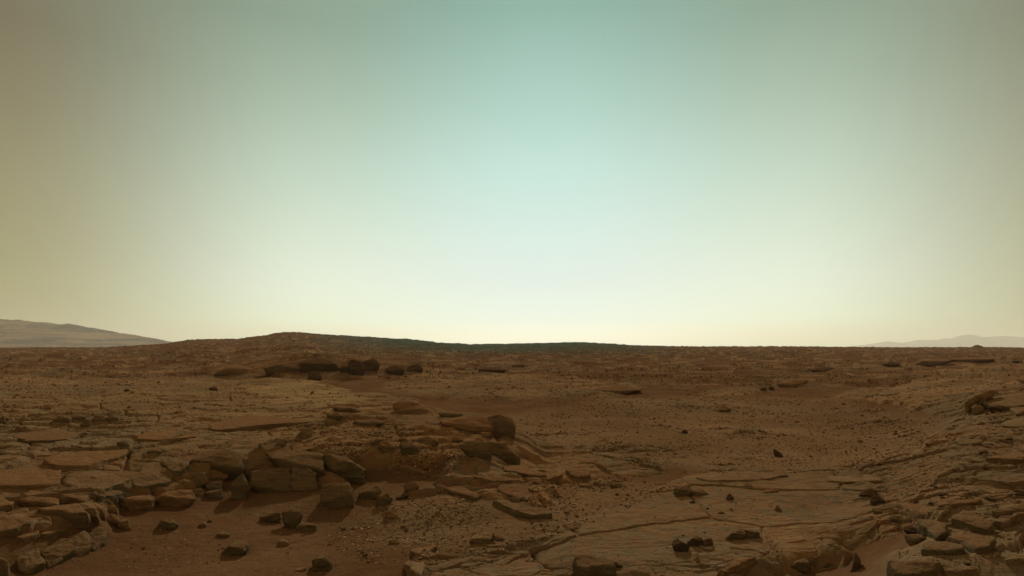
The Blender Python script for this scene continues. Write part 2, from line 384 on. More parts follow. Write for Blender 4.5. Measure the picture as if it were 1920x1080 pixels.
def hill_material():
    m = new_mat('far_hills'); t = NT(m); P = t.n('ShaderNodeNewGeometry').outputs['Position']
    c = t.mix(t.rng(t.noise(t.scale(P, (.003, .003, .035)), 1, 6, .65), .40, .60), (.28, .170, .085), (.035, .024, .014))
    t.out(c, .9, [(t.noise(t.scale(P, (.01, .01, .03)), 1, 6, .65), 45, 1.)])
    return m
M_HILL = hill_material()

def mesh_np(name, V, Fq, mat, smooth=True):
    me = bpy.data.meshes.new(name); V = np.ascontiguousarray(V, np.float32); Fq = np.ascontiguousarray(Fq, np.int32)
    n, k = Fq.shape
    me.vertices.add(len(V)); me.vertices.foreach_set('co', V.ravel())
    me.loops.add(n * k); me.loops.foreach_set('vertex_index', Fq.ravel())
    me.polygons.add(n); me.polygons.foreach_set('loop_start', np.arange(0, n * k, k, dtype=np.int32))
    me.polygons.foreach_set('loop_total', np.full(n, k, np.int32)) if False else None
    me.update(calc_edges=True)
    me.polygons.foreach_set('use_smooth', np.full(n, smooth))
    me.materials.append(mat); me.validate()
    o = bpy.data.objects.new(name, me); COL.objects.link(o); return o
def gridF(nr, nc, wrap=False):
    i = np.arange(nr - 1)[:, None]; j = np.arange(nc if wrap else nc - 1)[None, :]; j2 = (j + 1) % nc
    return np.stack([i * nc + j, i * nc + j2, (i + 1) * nc + j2, (i + 1) * nc + j], -1).reshape(-1, 4)

# ------------------------------------------------------------------ ground sheet: a fan round the viewer, all the way round and out to the horizon
def build_ground():
    global GY, GZ
    k = GK
    a1 = np.arctan(k); step = radians(2.0)
    a2 = np.arange(a1[-1] + step, 2 * pi + a1[0] - step * .5, step)
    A = np.concatenate([a1, a2])
    vv = np.concatenate([np.arange(700, 470, -6.0), np.arange(470, 8, -.5)])
    r = F * H / vv
    r = np.concatenate([[.02, .5, 1., 1.6, 2.2], r, np.exp(np.linspace(math.log(r[-1] * 1.02), math.log(14000), 60))])
    # inside the view the rings are straight rows of equal distance ahead
    Rm, Am = np.meshgrid(r, A, indexing='ij')
    ca = np.cos(Am); sec = np.where(ca > .62, 1 / np.maximum(ca, .62), 1 / .62)
    sec = np.where(ca > .62, sec, 1 + (1 / .62 - 1) * ss(-1, .62, ca))
    x = np.sin(Am) * Rm * sec; y = ca * Rm * sec
    q = np.minimum(1, 10900 / np.maximum(np.maximum(np.abs(x), np.abs(y)), 1)); x = x * q; y = y * q
    z, rock, tone, grav, pale, crest, led = terrain(x.ravel(), y.ravel(), True)
    o = mesh_np('ground', np.stack([x.ravel(), y.ravel(), z], 1), gridF(len(r), len(A), True)[:, ::-1], M_GROUND)
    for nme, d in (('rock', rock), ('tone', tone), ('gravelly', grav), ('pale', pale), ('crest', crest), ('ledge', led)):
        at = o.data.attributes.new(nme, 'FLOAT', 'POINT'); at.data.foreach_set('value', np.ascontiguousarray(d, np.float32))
    o['kind'] = 'structure'
    sel = (r > 3.0) & (r < 600); GY = r[sel]; GZ = z.reshape(x.shape)[sel][:, :len(k)].astype(float)
build_ground()

def build_mountain(name, prof, y0, depth, seed):
    us = np.arange(prof[0][0], prof[-1][0] + 1, 2.0); X = (us - U0) / F
    e = np.interp(us, [p[0] for p in prof], [p[1] for p in prof])
    e = e + np.minimum(1, e / 5) * (2.2 * n2(us / 33, us * 0, seed) + .9 * n2(us / 11, us * 0 + 3, seed + 1) + .5 * n2(us / 4.5, us * 0 + 5, seed + 2))
    t = np.linspace(-1, 1, 61)
    T, XX = np.meshgrid(t, X, indexing='ij'); E = np.broadcast_to(e, T.shape)
    Y = y0 + T * depth; x = XX * y0 * (1 + .0 * T)
    prf = np.clip(1 - np.abs(T) ** 1.35, 0, 1)
    gul = 1 - .75 * (1 - np.abs(T)) * np.abs(T) * 4 * np.abs(fbm(x / 260, Y / 500, 4, seed + 4))
    z = -6 + (E * y0 / F + 8) * prf * gul
    o = mesh_np(name, np.stack([x.ravel(), Y.ravel(), z.ravel()], 1), gridF(len(t), len(X)), M_HILL)
    o['kind'] = 'structure'
build_mountain('mountain', [(-1500, 0), (-1200, 60), (-700, 78), (-200, 66), (0, 54), (60, 49), (130, 44), (180, 36), (240, 24), (290, 14), (340, 5), (380, 0)], 2300, 560, 3)
build_mountain('mountain', [(1560, 0), (1620, 5), (1660, 11), (1700, 8), (1720, 15), (1760, 15), (1790, 19), (1815, 25), (1840, 20), (1880, 23), (1920, 21), (1980, 24), (2050, 0)], 9500, 900, 8)

# haze: even dust in the air, the sky outside it
bm = bmesh.new(); bmesh.ops.create_cube(bm, size=1.0)
for v in bm.verts: v.co = Vector((v.co.x * 22400, v.co.y * 22400, -20 + (v.co.z + .5) * 330))
me = bpy.data.meshes.new('haze'); bm.to_mesh(me); bm.free(); hz = bpy.data.objects.new('haze', me); COL.objects.link(hz); hz['kind'] = 'stuff'
hm = new_mat('dusty_air'); tt = NT(hm); pv = tt.n('ShaderNodeVolumePrincipled'); pv.inputs['Color'].default_value = (.965, .96, .84, 1)
pv.inputs['Density'].default_value = 0.00012; pv.inputs['Anisotropy'].default_value = .5
ho = tt.n('ShaderNodeOutputMaterial'); tt.l(pv.outputs[0], ho.inputs['Volume']); me.materials.append(hm)

#OBJECTS_HERE
# ------------------------------------------------------------------ rocks
def ico(sub):
    b = bmesh.new(); bmesh.ops.create_icosphere(b, subdivisions=sub, radius=1.0)
    v = np.array([p.co[:] for p in b.verts]); f = np.array([[q.index for q in p.verts] for p in b.faces]); b.free(); return v, f
ICO = {s: ico(s) for s in (1, 2, 3, 4, 5)}
def hull_planes(P):
    b = bmesh.new()
    for p in P: b.verts.new(p)
    r = bmesh.ops.convex_hull(b, input=b.verts, use_existing_faces=False)
    bmesh.ops.recalc_face_normals(b, faces=b.faces)
    c = P.mean(0); N = []; D = []
    for f in b.faces:
        if f.calc_area() < 1e-7: continue
        n = np.array(f.normal); d = float(n @ (np.array(f.calc_center_median()) - c))
        if d < 0: n, d = -n, -d
        N.append(n); D.append(max(d, 1e-4))
    b.free(); return c, np.array(N), np.array(D)
def rock_mesh(P, sub=4, p=30, rough=.05, seed=0, strata=.03, fine=.4, chips=6, warp=.13):
    """a broken stone: the convex body of the points P with worn edges, bedding grooves, chips and grain"""
    P = np.array(P, float); c, N, D = hull_planes(P); p = p * 2.2 if p < 60 else 90
    ext = (P.max(0) - P.min(0)) / 2; V, Fc = ICO[sub]
    rn = np.random.RandomState(seed)
    for _ in range(chips):          # chipped corners
        n = rn.randn(3) / ext; n /= np.linalg.norm(n); sup = ((P - c) @ n).max()
        N = np.vstack([N, n]); D = np.append(D, sup * rn.uniform(.80, .95))
    d = V * ext; d /= np.linalg.norm(d, axis=1)[:, None]
    q = np.maximum(d @ N.T, 0) / D[None]
    qm = q.max(1); r = 1 / (qm * (((q / qm[:, None]) ** p).sum(1)) ** (1 / p))
    pos = d * r[:, None]; s = float(np.sort(ext)[1]) + .01; sm = float(ext.min()) + .01
    w = (pos + c) + seed * 3.1
    a = min(sm * 1.6, s)
    disp = rough * a * (fbm3(w / (s * .9), 3, seed % 50) * 1.5 - .9 * np.maximum(0, .25 - np.abs(n3(w / (s * 1.3), seed % 40 + 3))) * 1.5)
    zz = w[:, 2] + .12 * w[:, 0] + .05 * n3(w / s, seed % 30 + 9) * s
    g = n3(np.stack([w[:, 0] * .7 / s, w[:, 1] * .7 / s, zz * 26], 1) , seed % 60)
    disp = disp + strata * a * g * .55
    disp = disp + rough * a * .7 * fine * fbm3(w / (s * .2), 3, seed % 20 + 7)
    pos = pos + d * np.minimum(disp, r * .5)[:, None]
    ww = w / (s * .75); wp = np.stack([n3(ww, seed % 33 + 11), n3(ww, seed % 33 + 12), n3(ww, seed % 33 + 13) * .5], 1) + .45 * np.stack([n3(ww * 2.7, 1), n3(ww * 2.7, 2), n3(ww * 2.7, 3) * .5], 1)
    pos = pos + wp * np.array([s, s, sm]) * warp
    return pos + c, Fc
COUNT = {}
def put(name, V, Fc, mat, label, cat='rock', group=None, smooth=True):
    base = V.mean(0); base[2] = V[:, 2].min()
    o = mesh_np(name, V - base, Fc, mat, smooth); o.location = base
    o['label'] = label; o['category'] = cat
    o['kind'] = 'thing'
    if group: o['group'] = group
    return o
def unproj(u, v, y): return np.array([(u - U0) * y / F, y, H - (v - V0) * y / F])
def boulder(px, label, mat=None, depth=.75, sub=4, rough=.085, p=60, seed=None, name='boulder', strata=.05, yb=None, at=None, cat='rock', bury=.06):
    """px: the outline the stone shows in the photograph; it stands on the ground under its lowest points"""
    seed = seed if seed is not None else int(px[0][0] * 7 + px[0][1] * 13) % 997
    q = np.array(px, float); q = q.mean(0) + (q - q.mean(0)) * ([1.24, 1.12] if 'kerb' in label else [1.08, 1.06]); vb = q[:, 1].max(); ub = q[:, 0].mean()
    y0 = yb or (hit(*at[:2])[1] + at[2] if at else hit(ub, vb - .5)[1])
    w = (q[:, 0].max() - q[:, 0].min()) * y0 / F; hh = (vb - q[:, 1].min()) * y0 / F
    D = max(w, hh * .9) * depth; rn = random.Random(seed); c = q.mean(0); P = []
    sq = any(k in label for k in ('block', 'brick', 'kerb', 'square', 'crag', 'ledge')) and 'block wall' not in label; fs = .95 if sq else .72
    for k in q:
        f = (vb - k[1]) / (vb - q[:, 1].min() + 1e-6)
        P.append(unproj(k[0], k[1], y0 + D * (.18 + .35 * f)))
        b = c + (k - c) * ((.92 if sq else .80) + .1 * rn.random()); P.append(unproj(b[0], b[1], y0 + D * (.75 + .3 * rn.random())))
        if f < .75:
            b = c + (k - c) * np.array([fs, .9]) + np.array([0, (rn.random() - .3) * .1 * (vb - q[:, 1].min())])
            P.append(unproj(b[0], b[1], y0 + D * .02 * rn.random()))
        if f < .35:
            for yy in (y0 + D * .1, y0 + D * .8):
                t = unproj(c[0] + (k[0] - c[0]) * .95, k[1], yy); t[2] = min(t[2], gz(t[0], t[1])) - bury; P.append(t)
    V, Fc = rock_mesh(P, sub, p, rough, seed, strata, chips=2 if sq else 5, warp=.10 if sq else .13)
    return put(name, V, Fc, mat or M_ROCK, label, cat)
def slab(px, label, th=.06, mat=None, sub=5, rough=.06, p=40, seed=None, name='rock_plate', tilt=0., strata=.03, lift=0., cat='rock slab'):
    """px: the outline of a flat-lying plate, laid on the ground with a real thickness"""
    seed = seed if seed is not None else int(px[0][0] * 5 + px[0][1] * 11) % 997
    th = th * .62; lift = lift - .005
    rn = random.Random(seed); pts = np.array([hit(u, v, th + lift) for u, v in px]); c = pts.mean(0)
    A = np.c_[pts[:, 0] - c[0], pts[:, 1] - c[1], np.ones(len(pts))]
    k, *_ = np.linalg.lstsq(A.T @ A + np.diag([.02, .02, 0]), A.T @ pts[:, 2], rcond=None)
    P = []
    for x, y, z in pts:
        zt = k[2] + k[0] * (x - c[0]) + (k[1] + tilt) * (y - c[1])
        P.append((x, y, zt + (rn.random() - .5) * .25 * th))
        P.append((c[0] + (x - c[0]) * 1.02, c[1] + (y - c[1]) * 1.02, zt - th - .10))
    P.append((c[0] + .1 * (rn.random() - .5), c[1], k[2] + .22 * th))
    V, Fc = rock_mesh(P, sub, p, rough, seed, strata, chips=2)
    return put(name, V, Fc, mat or M_ROCK, label, cat)
B, S = boulder, slab

# the broken wall of blocks above the sandy hollow
B([(474,886),(500,880),(545,877),(547,919),(520,922),(498,924),(474,914)], 'wide blocky boulder forming the left half of the cracked lower wall above the sandy hollow', M_GREY, .7, 5)
B([(548,878),(575,880),(592,887),(593,918),(570,921),(547,919)], 'square block right of the wide boulder, divided from it by an upright crack', M_GREY, .8, 5)
B([(499,852),(520,846),(543,846),(602,850),(609,884),(592,886),(553,876),(511,858)], 'long wedge of rock lying across the top of the cracked wall of blocks', M_GREY, .8, 5, at=(550, 919, .12), strata=.05)
B([(604,851),(626,853),(649,857),(668,868),(681,881),(675,892),(649,893),(613,887)], 'dark jagged boulder with a pale ragged right edge, top right of the block wall', M_GREY, .8, 5, .09, at=(640, 919, .25), strata=.07)
B([(593,888),(606,884),(622,886),(654,905),(655,911),(628,920),(602,919),(592,917)], 'low wedge tucked behind the big square front block', M_ROCK, .8, 4, at=(622, 921, .1))
B([(607,911),(630,906),(653,906),(659,922),(663,940),(640,951),(620,955),(604,948),(604,917)], 'big square block standing forward of the wall at its right end', M_GREY, .75, 5, .035, 30)
B([(675,924),(692,914),(709,910),(714,919),(707,937),(685,937),(675,932)], 'slanting wedge of rock just right of the big square front block', M_GREY)
B([(707,930),(727,923),(736,935),(722,948),(706,944)], 'rounded knob of rock right of the slanting wedge', M_GREY, p=12)
B([(742,934),(763,923),(766,930),(750,937)], 'small dark chip right of the rounded knob', M_DARK)
B([(432,914),(441,898),(454,889),(461,898),(464,911),(461,930),(451,937),(436,930)], 'upright tooth of rock standing left of the cracked wall of blocks', M_GREY, .6, 5)
B([(461,891),(473,883),(475,898),(462,902)], 'small dark block wedged between the upright tooth and the cracked wall', M_GREY)
B([(489,969),(505,963),(522,961),(527,979),(509,981),(489,978)], 'dark slab half sunk in sand, left of the three leaning stones', M_DARK, .6)
B([(527,961),(545,957),(565,959),(567,966),(554,984),(544,991),(532,979)], 'dark triangular stone leaning in the sand with a bright top edge', M_GREY, .6)
B([(554,990),(558,984),(566,979),(591,984),(592,991),(576,996),(556,995)], 'brick-shaped stone at the right foot of the dark triangular stone', M_GREY, .6, p=40)
B([(412,1040),(426,1026),(440,1013),(452,1013),(465,1020),(467,1029),(445,1039),(426,1043)], 'dark pyramid-shaped stone alone on the smooth dark sand', M_GREY, .8, 5, .03)
B([(521,1014),(530,1010),(544,1016),(543,1020),(530,1023),(522,1019)], 'pale curled flake of rock in the sand right of the dark pyramid stone', M_PALE)
B([(408,1001),(418,996),(431,1003),(428,1007),(416,1008)], 'small flat brown stone just above the dark pyramid stone', M_ROCK)
B([(587,1049),(596,1043),(605,1040),(616,1048),(622,1055),(620,1062),(594,1071),(586,1064)], 'chunky stone with a raised back fin, at the bottom edge left of centre', M_GREY, .8, 5)
B([(548,1070),(560,1065),(571,1063),(574,1067),(561,1072)], 'thin flat chip left of the chunky finned stone', M_ROCK)
B([(729,1014),(737,1010),(745,1011),(749,1018),(734,1021)], 'lone little block on gravel right of the smooth sand', M_ROCK)
B([(750,831),(760,828),(771,828),(786,839),(786,848),(768,854),(755,852),(750,841)], 'rounded grey boulder at the right of the knobbly trio on the ridge', M_GREY, .8, 4, .06, 12)
B([(711,831),(727,825),(742,839),(740,847),(724,849),(709,840)], 'angular boulder in the middle of the knobbly trio on the ridge', M_ROCK, .8)
B([(694,831),(705,822),(711,820),(716,824),(709,834),(698,836)], 'low knob at the left of the knobbly trio on the ridge', M_ROCK, .8)
B([(784,822),(795,819),(807,819),(825,827),(815,833),(789,833)], 'flat-topped boulder on the ridge right of the knobbly trio', M_ROCK, .7)
B([(828,819),(845,816),(862,818),(868,825),(851,829),(827,828)], 'low wedge on the ridge beneath the big brown boulder', M_ROCK, .7)
B([(556,817),(566,807),(578,802),(585,805),(585,812),(574,822),(562,821)], 'curved fin of pale rock sticking up from the left outcrop', M_PALE, .5, 4)
B([(517,833),(524,825),(536,822),(540,827),(524,839)], 'small pale fin left of and below the curved pale fin', M_PALE, .5)
B([(484,835),(488,829),(493,838),(490,843),(485,842)], 'tiny pale splinter standing left of the two pale fins', M_PALE, .5, 3)
B([(758,905),(770,902),(781,904),(784,914),(773,921),(760,915)], 'crumbling brown lump on the slope below the ridge', M_ROCK, .8, 4, .10)
B([(724,959),(733,957),(742,961),(749,969),(734,975),(724,969)], 'loose lump at the top of the gravel apron', M_ROCK, .8, 4, .09)
# the ridge and its dark faces
B([(917,783),(930,778),(945,779),(958,785),(965,795),(963,816),(945,818),(927,816)], 'big square brown boulder ending the ridge above the hollow', M_ROCK, .8, 5, .05, 50)
B([(827,791),(855,783),(887,780),(920,782),(925,800),(925,812),(887,810),(850,801)], 'long brown ledge joined to the left of the big square boulder', M_ROCK, .7, 5, .05)
B([(823,775),(835,771),(847,771),(867,777),(853,783),(833,781)], 'dark flat-topped stone behind the long ledge of the ridge', M_GREY, .7)
B([(860,837),(872,828),(886,825),(918,828),(922,845),(915,857),(890,853),(867,845)], 'broad dark rock face left of the sloping dark wedge, below the ridge', M_GREY, .6, 5, .05)
B([(919,832),(926,826),(948,834),(968,848),(974,860),(955,862),(930,857),(918,850)], 'sloping dark wedge of rock running down to the right below the ridge', M_ROCK, .6, 5, .05)
B([(900,811),(908,809),(921,812),(920,820),(903,820)], 'low round stone at the foot of the ridge ledge', M_ROCK, .8, p=12)
B([(738,757),(760,752),(785,756),(800,768),(802,775),(780,772),(742,768)], 'thin slab overhanging at the back of the ridge', M_ROCK, .7, 4)
B([(662,793),(680,785),(700,783),(720,792),(707,799),(667,799)], 'grey whaleback rock on the upper left part of the ridge', M_GREY, .7, 4)
B([(613,778),(633,772),(644,779),(636,788),(615,787)], 'dark rounded rock at the left end of the ridge', M_GREY, .8)
B([(622,765),(640,760),(665,764),(672,770),(645,773)], 'low brown rock beyond the dark rounded rock of the ridge', M_ROCK, .7)
# left plateau
B([(349,891),(365,887),(384,886),(389,904),(371,914),(350,911)], 'rounded cracked block below the tall top slab of the left outcrop', M_GREY, .8, 5, .04, 14)
B([(355,878),(362,862),(373,850),(400,845),(425,843),(449,853),(456,878),(425,884),(389,886),(358,884)], 'tall humped slab with a crack, highest block of the left outcrop edge', M_GREY, .8, 5, .04)
B([(408,884),(430,874),(452,870),(458,880),(435,888),(412,890)], 'dark wedge leaning against the right foot of the tall humped slab', M_GREY, .6, 4)
B([(386,906),(400,903),(415,902),(418,914),(405,918),(394,921),(386,914)], 'upper of two stacked oblong blocks left of the upright tooth', M_GREY, .7, 4)
B([(385,924),(400,920),(415,917),(418,932),(400,936),(386,934)], 'lower of two stacked oblong blocks left of the upright tooth', M_GREY, .7, 4, p=30)
B([(363,918),(372,916),(381,917),(383,930),(366,927)], 'small oblong block left of the two stacked blocks', M_GREY, .7)
B([(388,894),(405,888),(424,886),(428,894),(408,902),(392,902)], 'thin layered slab between the rounded cracked block and the tall humped slab', M_ROCK, .6, strata=.07)
B([(290,938),(300,928),(311,922),(335,919),(358,920),(364,937),(350,945),(337,949),(301,951)], 'low rugged boulder at the outcrop foot, right of a smooth loaf-shaped one', M_ROCK, .7, 5, .07)
B([(224,936),(245,931),(280,927),(290,935),(284,951),(260,957),(233,958),(224,953)], 'smooth loaf-shaped boulder at the outcrop foot', M_ROCK, .7, 5, .04, 12)
B([(75,955),(110,948),(145,946),(161,961),(164,974),(135,975),(109,972),(78,964)], 'long low ledge block with an undercut front, left edge of the sand', M_ROCK, .8, 5, .05)
B([(156,957),(170,952),(179,954),(184,970),(168,974),(162,966)], 'square joint block right of the long undercut ledge block', M_ROCK, .7)
B([(182,953),(190,955),(197,962),(197,968),(186,971)], 'last narrow joint block of the undercut ledge', M_ROCK, .7)
B([(197,954),(206,947),(215,946),(221,962),(210,963),(199,959)], 'brown wedge between the undercut ledge and the loaf-shaped boulder', M_ROCK, .7)
B([(213,936),(217,933),(221,936),(220,945),(214,944)], 'small upright chip above the brown wedge', M_ROCK, .7, 3)
B([(220,980),(230,974),(242,974),(246,990),(236,994),(224,992)], 'crumbly stone on the sand margin right of the outcrop corner', M_ROCK, .8, 4, .1)
B([(190,968),(205,964),(222,967),(224,976),(205,982),(192,977)], 'low brown lump above the crumbly stone', M_ROCK, .8, 4, .08)
B([(296,983),(303,976),(311,970),(324,975),(333,982),(330,990),(318,994),(304,993)], 'rough grey boulder sitting alone in the sand below the outcrop', M_GREY, .9, 5, .08)
B([(373,983),(380,978),(386,981),(388,987),(378,989)], 'small round orange stone right of the rough grey boulder', M_ROCK, .9)
B([(220,830),(226,826),(239,826),(243,837),(231,839),(222,839)], 'dark cube-shaped rock standing on the flat left plateau', M_GREY, .8, 4, p=30)
B([(233,848),(240,843),(247,840),(254,849),(244,853)], 'small dark peak just below the dark cube-shaped rock', M_GREY, .8)
B([(276,846),(284,842),(294,841),(303,847),(296,851),(280,850)], 'low grey stone on the plateau right of the small dark peak', M_GREY, .8)
S([(29,1044),(48,1037),(69,1031),(78,1043),(86,1055),(66,1062),(47,1067),(31,1056)], 'leftmost grey block of the straight kerb-like ledge by the sand', .11, M_GREY, tilt=.30, rough=.09, strata=.05)
S([(71,1031),(90,1022),(113,1015),(130,1020),(141,1034),(115,1045),(88,1055)], 'second grey block of the straight kerb-like ledge, longest of the row', .11, M_GREY, tilt=.30, rough=.09, strata=.05)
S([(114,1014),(127,1006),(141,1001),(160,1002),(170,1012),(171,1026),(145,1035),(138,1026)], 'third grey block of the straight kerb-like ledge, ragged on top', .11, M_GREY, tilt=.30, rough=.09, strata=.05)
S([(162,1001),(172,993),(183,988),(194,995),(201,1003),(197,1014),(173,1023)], 'last grey block at the upper end of the straight kerb-like ledge', .11, M_GREY, tilt=.30, rough=.09, strata=.05)
B([(-14,1046),(0,1046),(16,1053),(15,1072),(8,1086),(-14,1086)], 'grey block cut by the left edge in the bottom left corner', M_GREY, .7, 4)
B([(-8,790),(8,779),(10,789),(4,793)], 'small grey rock at the left edge of the middle plateau', M_GREY)
for i, (px, lb) in enumerate([([(100,787),(115,779),(133,783),(133,790),(110,793)], 'leftmost dark boulder of the row of five on the plateau'),
    ([(135,783),(146,777),(160,781),(161,787),(146,790)], 'second boulder from the left in the row of five on the plateau'),
    ([(147,799),(158,789),(166,786),(168,796),(160,801)], 'pointed boulder set forward of the row of five on the plateau'),
    ([(169,788),(180,779),(195,779),(198,788),(188,792),(172,791)], 'roundest dark boulder in the row of five on the plateau'),
    ([(198,784),(208,777),(221,783),(223,789),(210,791),(198,789)], 'rightmost boulder of the row of five on the plateau')]):
    B(px, lb, M_GREY, .8, 4, .05, 14)
B([(83,766),(84,760),(94,759),(96,765),(88,768)], 'pale little block alone on the plateau above the row of five boulders', M_PALE, .8, 3)
B([(4,762),(6,758),(17,758),(18,763),(8,764)], 'pale flat stone near the left edge above the row of five boulders', M_PALE, .8, 3)
B([(391,728),(398,725),(406,726),(407,730),(396,732)], 'dark stone on the plateau below the brown mound', M_DARK, .8, 3)
# middle distance; the crags' shaded fronts are put into the dark rock colour
B([(403,700),(420,690),(436,683),(458,685),(472,692),(480,699),(455,703),(430,703)], 'smooth brown mound of rock rising from the plain left of the dark crags', M_ROCK, .8, 4, .03, 9)
B([(577,709),(580,698),(590,696),(600,698),(603,708),(593,713),(583,712)], 'dark lone boulder below the dark crags', M_DARK, .8, 4)
B([(563,680),(575,674),(593,671),(615,673),(630,682),(634,692),(615,697),(585,697),(563,692)], 'largest dark crag of the far outcrop, broad and hunched', M_DARK, .6, 5, .06, 14)
B([(497,689),(520,682),(545,677),(565,677),(570,694),(535,697),(505,696)], 'low brown shelf sloping up to the largest dark crag', M_ROCK, .6, 5, .06)
B([(654,690),(657,676),(665,673),(674,674),(684,692),(682,704),(670,702),(657,700)], 'steep dark crag, left of a close pair right of the largest crag', M_DARK, .7, 5, .14, 30, strata=.10)
B([(682,678),(692,674),(703,674),(711,684),(707,694),(685,696)], 'squat dark crag, right of a close pair right of the largest crag', M_DARK, .7, 5, .14, 30, strata=.10)
B([(634,690),(645,684),(656,688),(655,698),(640,699)], 'small dark rock between the largest crag and the close pair', M_DARK, .7)
B([(722,696),(730,687),(746,685),(758,693),(753,703),(732,701)], 'dark rough rock right of the close pair of crags', M_DARK, .7, 4, .14, strata=.1)
B([(762,695),(770,684),(786,682),(791,692),(778,697)], 'last dark rough rock of the far crags, furthest right', M_DARK, .7, 4, .14, strata=.1)
B([(899,692),(912,688),(932,688),(948,694),(930,698),(903,698)], 'low dark ledge in the middle distance right of the far crags', M_DARK, .7, 4, .08)
B([(960,686),(972,680),(984,684),(982,688),(965,689)], 'small brown ledge beyond the low dark ledge', M_ROCK, .7, 3)
B([(1116,732),(1150,724),(1172,722),(1200,732),(1175,738),(1130,738)], 'low tilted rock table at the right end of the far pavement', M_ROCK, .8, 4, .06)
B([(1822,651),(1826,648),(1833,646.5),(1840,648.5),(1846,651.5),(1830,654)], 'dark low hummock breaking the horizon far right', M_DARK, .8, 4, .04, 10, yb=228, name='rock_hummock')
B([(1715,683),(1727,677),(1745,674),(1773,672),(1783,677),(1763,683),(1723,687)], 'dark overhanging ledge on the right skyline slope', M_ROCK, .7, 5, .06)
B([(1780,674),(1813,670),(1845,671),(1861,673),(1850,677),(1793,680)], 'thin dark ledge continuing right of the overhanging one', M_ROCK, .6, 4, .06)
B([(1656,684),(1664,679),(1673,677),(1687,683),(1677,688)], 'small dark peak left of the overhanging ledge', M_DARK, .7, 4)
B([(1522,694),(1530,689),(1545,688),(1563,690),(1560,697),(1527,697)], 'dark low ledge by the patch of red sand', M_DARK, .7, 4, .08)
B([(1896,677),(1905,675),(1918,678),(1910,681)], 'thin dark stone at the far right below the horizon', M_DARK, .7, 3)
B([(1457,719),(1475,713),(1500,711),(1513,713),(1500,721),(1467,725)], 'low brown shelf of rock below the patch of red sand', M_ROCK, .8, 4, .07)
B([(1425,729),(1432,725),(1438,728),(1433,733)], 'small dark knob left of two scattered knobs in the hollow', M_DARK, .8, 3)
B([(1440,727),(1446,722),(1452,728),(1446,732)], 'small dark knob right of two scattered knobs in the hollow', M_DARK, .8, 3)
S([(1647,734),(1663,731),(1688,737),(1673,740),(1650,741)], 'pale diamond-shaped slab lying flat in the far hollow', .06, M_PALE)
B([(1344,770),(1350,764),(1362,762),(1370,767),(1360,773)], 'grey stone surrounded by small rubble in the upper hollow', M_GREY, .8)
# hollow
B([(1449,843),(1453,841),(1459,845),(1467,855),(1462,857),(1453,855)], 'dark pointed stone in the middle of the gravel hollow', M_DARK, .8)
B([(1278,811),(1280,807),(1286,805),(1290,811),(1285,813)], 'dark round stone in the upper part of the gravel hollow', M_DARK, .9)
B([(1418,822),(1420,818),(1424,819),(1425,823),(1420,824)], 'tiny bright stone in the gravel hollow', M_PALE, .9, 3)
# stones on the pavement
B([(1264,916),(1270,910),(1280,909),(1296,911),(1297,922),(1288,930),(1275,931),(1265,927)], 'rounded grey boulder on the edge of the smooth pavement', M_GREY, .9, 5, .04, 12)
B([(1297,921),(1306,917),(1316,918),(1328,925),(1314,930),(1299,928)], 'striped broken stone touching the right of the rounded grey boulder', M_ROCK, .8, 4, .06)
B([(1340,909),(1345,905),(1355,906),(1355,911),(1344,912)], 'small reddish rounded stone behind the pavement', M_ROCK, .9, p=12)
B([(1391,911),(1399,905),(1407,906),(1411,911),(1400,913)], 'small grey dome right of the reddish rounded stone', M_GREY, .9, p=12)
B([(1429,923),(1438,917),(1459,918),(1453,924),(1440,925)], 'jagged low stone at the far side of the pavement', M_ROCK, .8)
B([(1361,934),(1368,925),(1377,934),(1370,938)], 'small dark peak on the left of the pavement', M_DARK, .8)
B([(1453,955),(1457,946),(1465,955),(1462,959)], 'small rust-coloured peak on the middle of the pavement', M_ROCK, .8)
B([(1292,941),(1298,938),(1304,940),(1300,944)], 'tiny dark stone in front of the striped broken stone', M_DARK, .8, 3)
B([(1346,962),(1352,959),(1358,961),(1354,964)], 'tiny flat stone near the centre left of the pavement', M_DARK, .8, 3)
B([(1360,1008),(1374,999),(1386,991),(1396,992),(1399,1003),(1394,1013),(1366,1012)], 'craggy left half of the broken pair lying on the pavement', M_GREY, .7, 5, .09)
B([(1395,994),(1410,992),(1424,997),(1425,1001),(1416,1006),(1398,1011)], 'smoother right half of the broken pair lying on the pavement', M_GREY, .8, 5, .05)
B([(1259,1024),(1263,1014),(1271,1010),(1282,1017),(1292,1022),(1291,1036),(1278,1034)], 'dark jagged stone with hooked top, left of the three dark stones', M_DARK, .8, 5, .09)
B([(1290,1017),(1298,1009),(1307,1003),(1318,1014),(1317,1023),(1302,1025),(1292,1024)], 'pointed dark stone, middle of the three dark stones', M_DARK, .8, 5, .06)
B([(1317,1013),(1327,1010),(1336,1010),(1337,1021),(1325,1024),(1318,1020)], 'notched dark stone, right of the three dark stones', M_DARK, .8, 5, .08)
B([(1318,1029),(1326,1026),(1338,1027),(1336,1033),(1325,1034)], 'flat broken chip in front of the notched dark stone', M_ROCK, .8)
B([(1304,1051),(1307,1045),(1310,1044),(1313,1052),(1308,1055)], 'narrow upright chip below the three dark stones', M_ROCK, .7, 3)
B([(1309,1058),(1313,1054),(1318,1055),(1321,1062),(1313,1065)], 'small faceted cube of rock below the narrow upright chip', M_ROCK, .8)
B([(1344,1079),(1347,1070),(1351,1066),(1359,1078),(1352,1082)], 'brown pyramid stone at the bottom edge right of the dark boulder', M_ROCK, .8)
B([(1076,1044),(1085,1041),(1111,1039),(1135,1044),(1149,1052),(1157,1063),(1150,1088),(1110,1092),(1082,1087),(1075,1062)], 'large dark rounded boulder at the bottom edge of the picture', M_GREY, .9, 5, .035, 11)
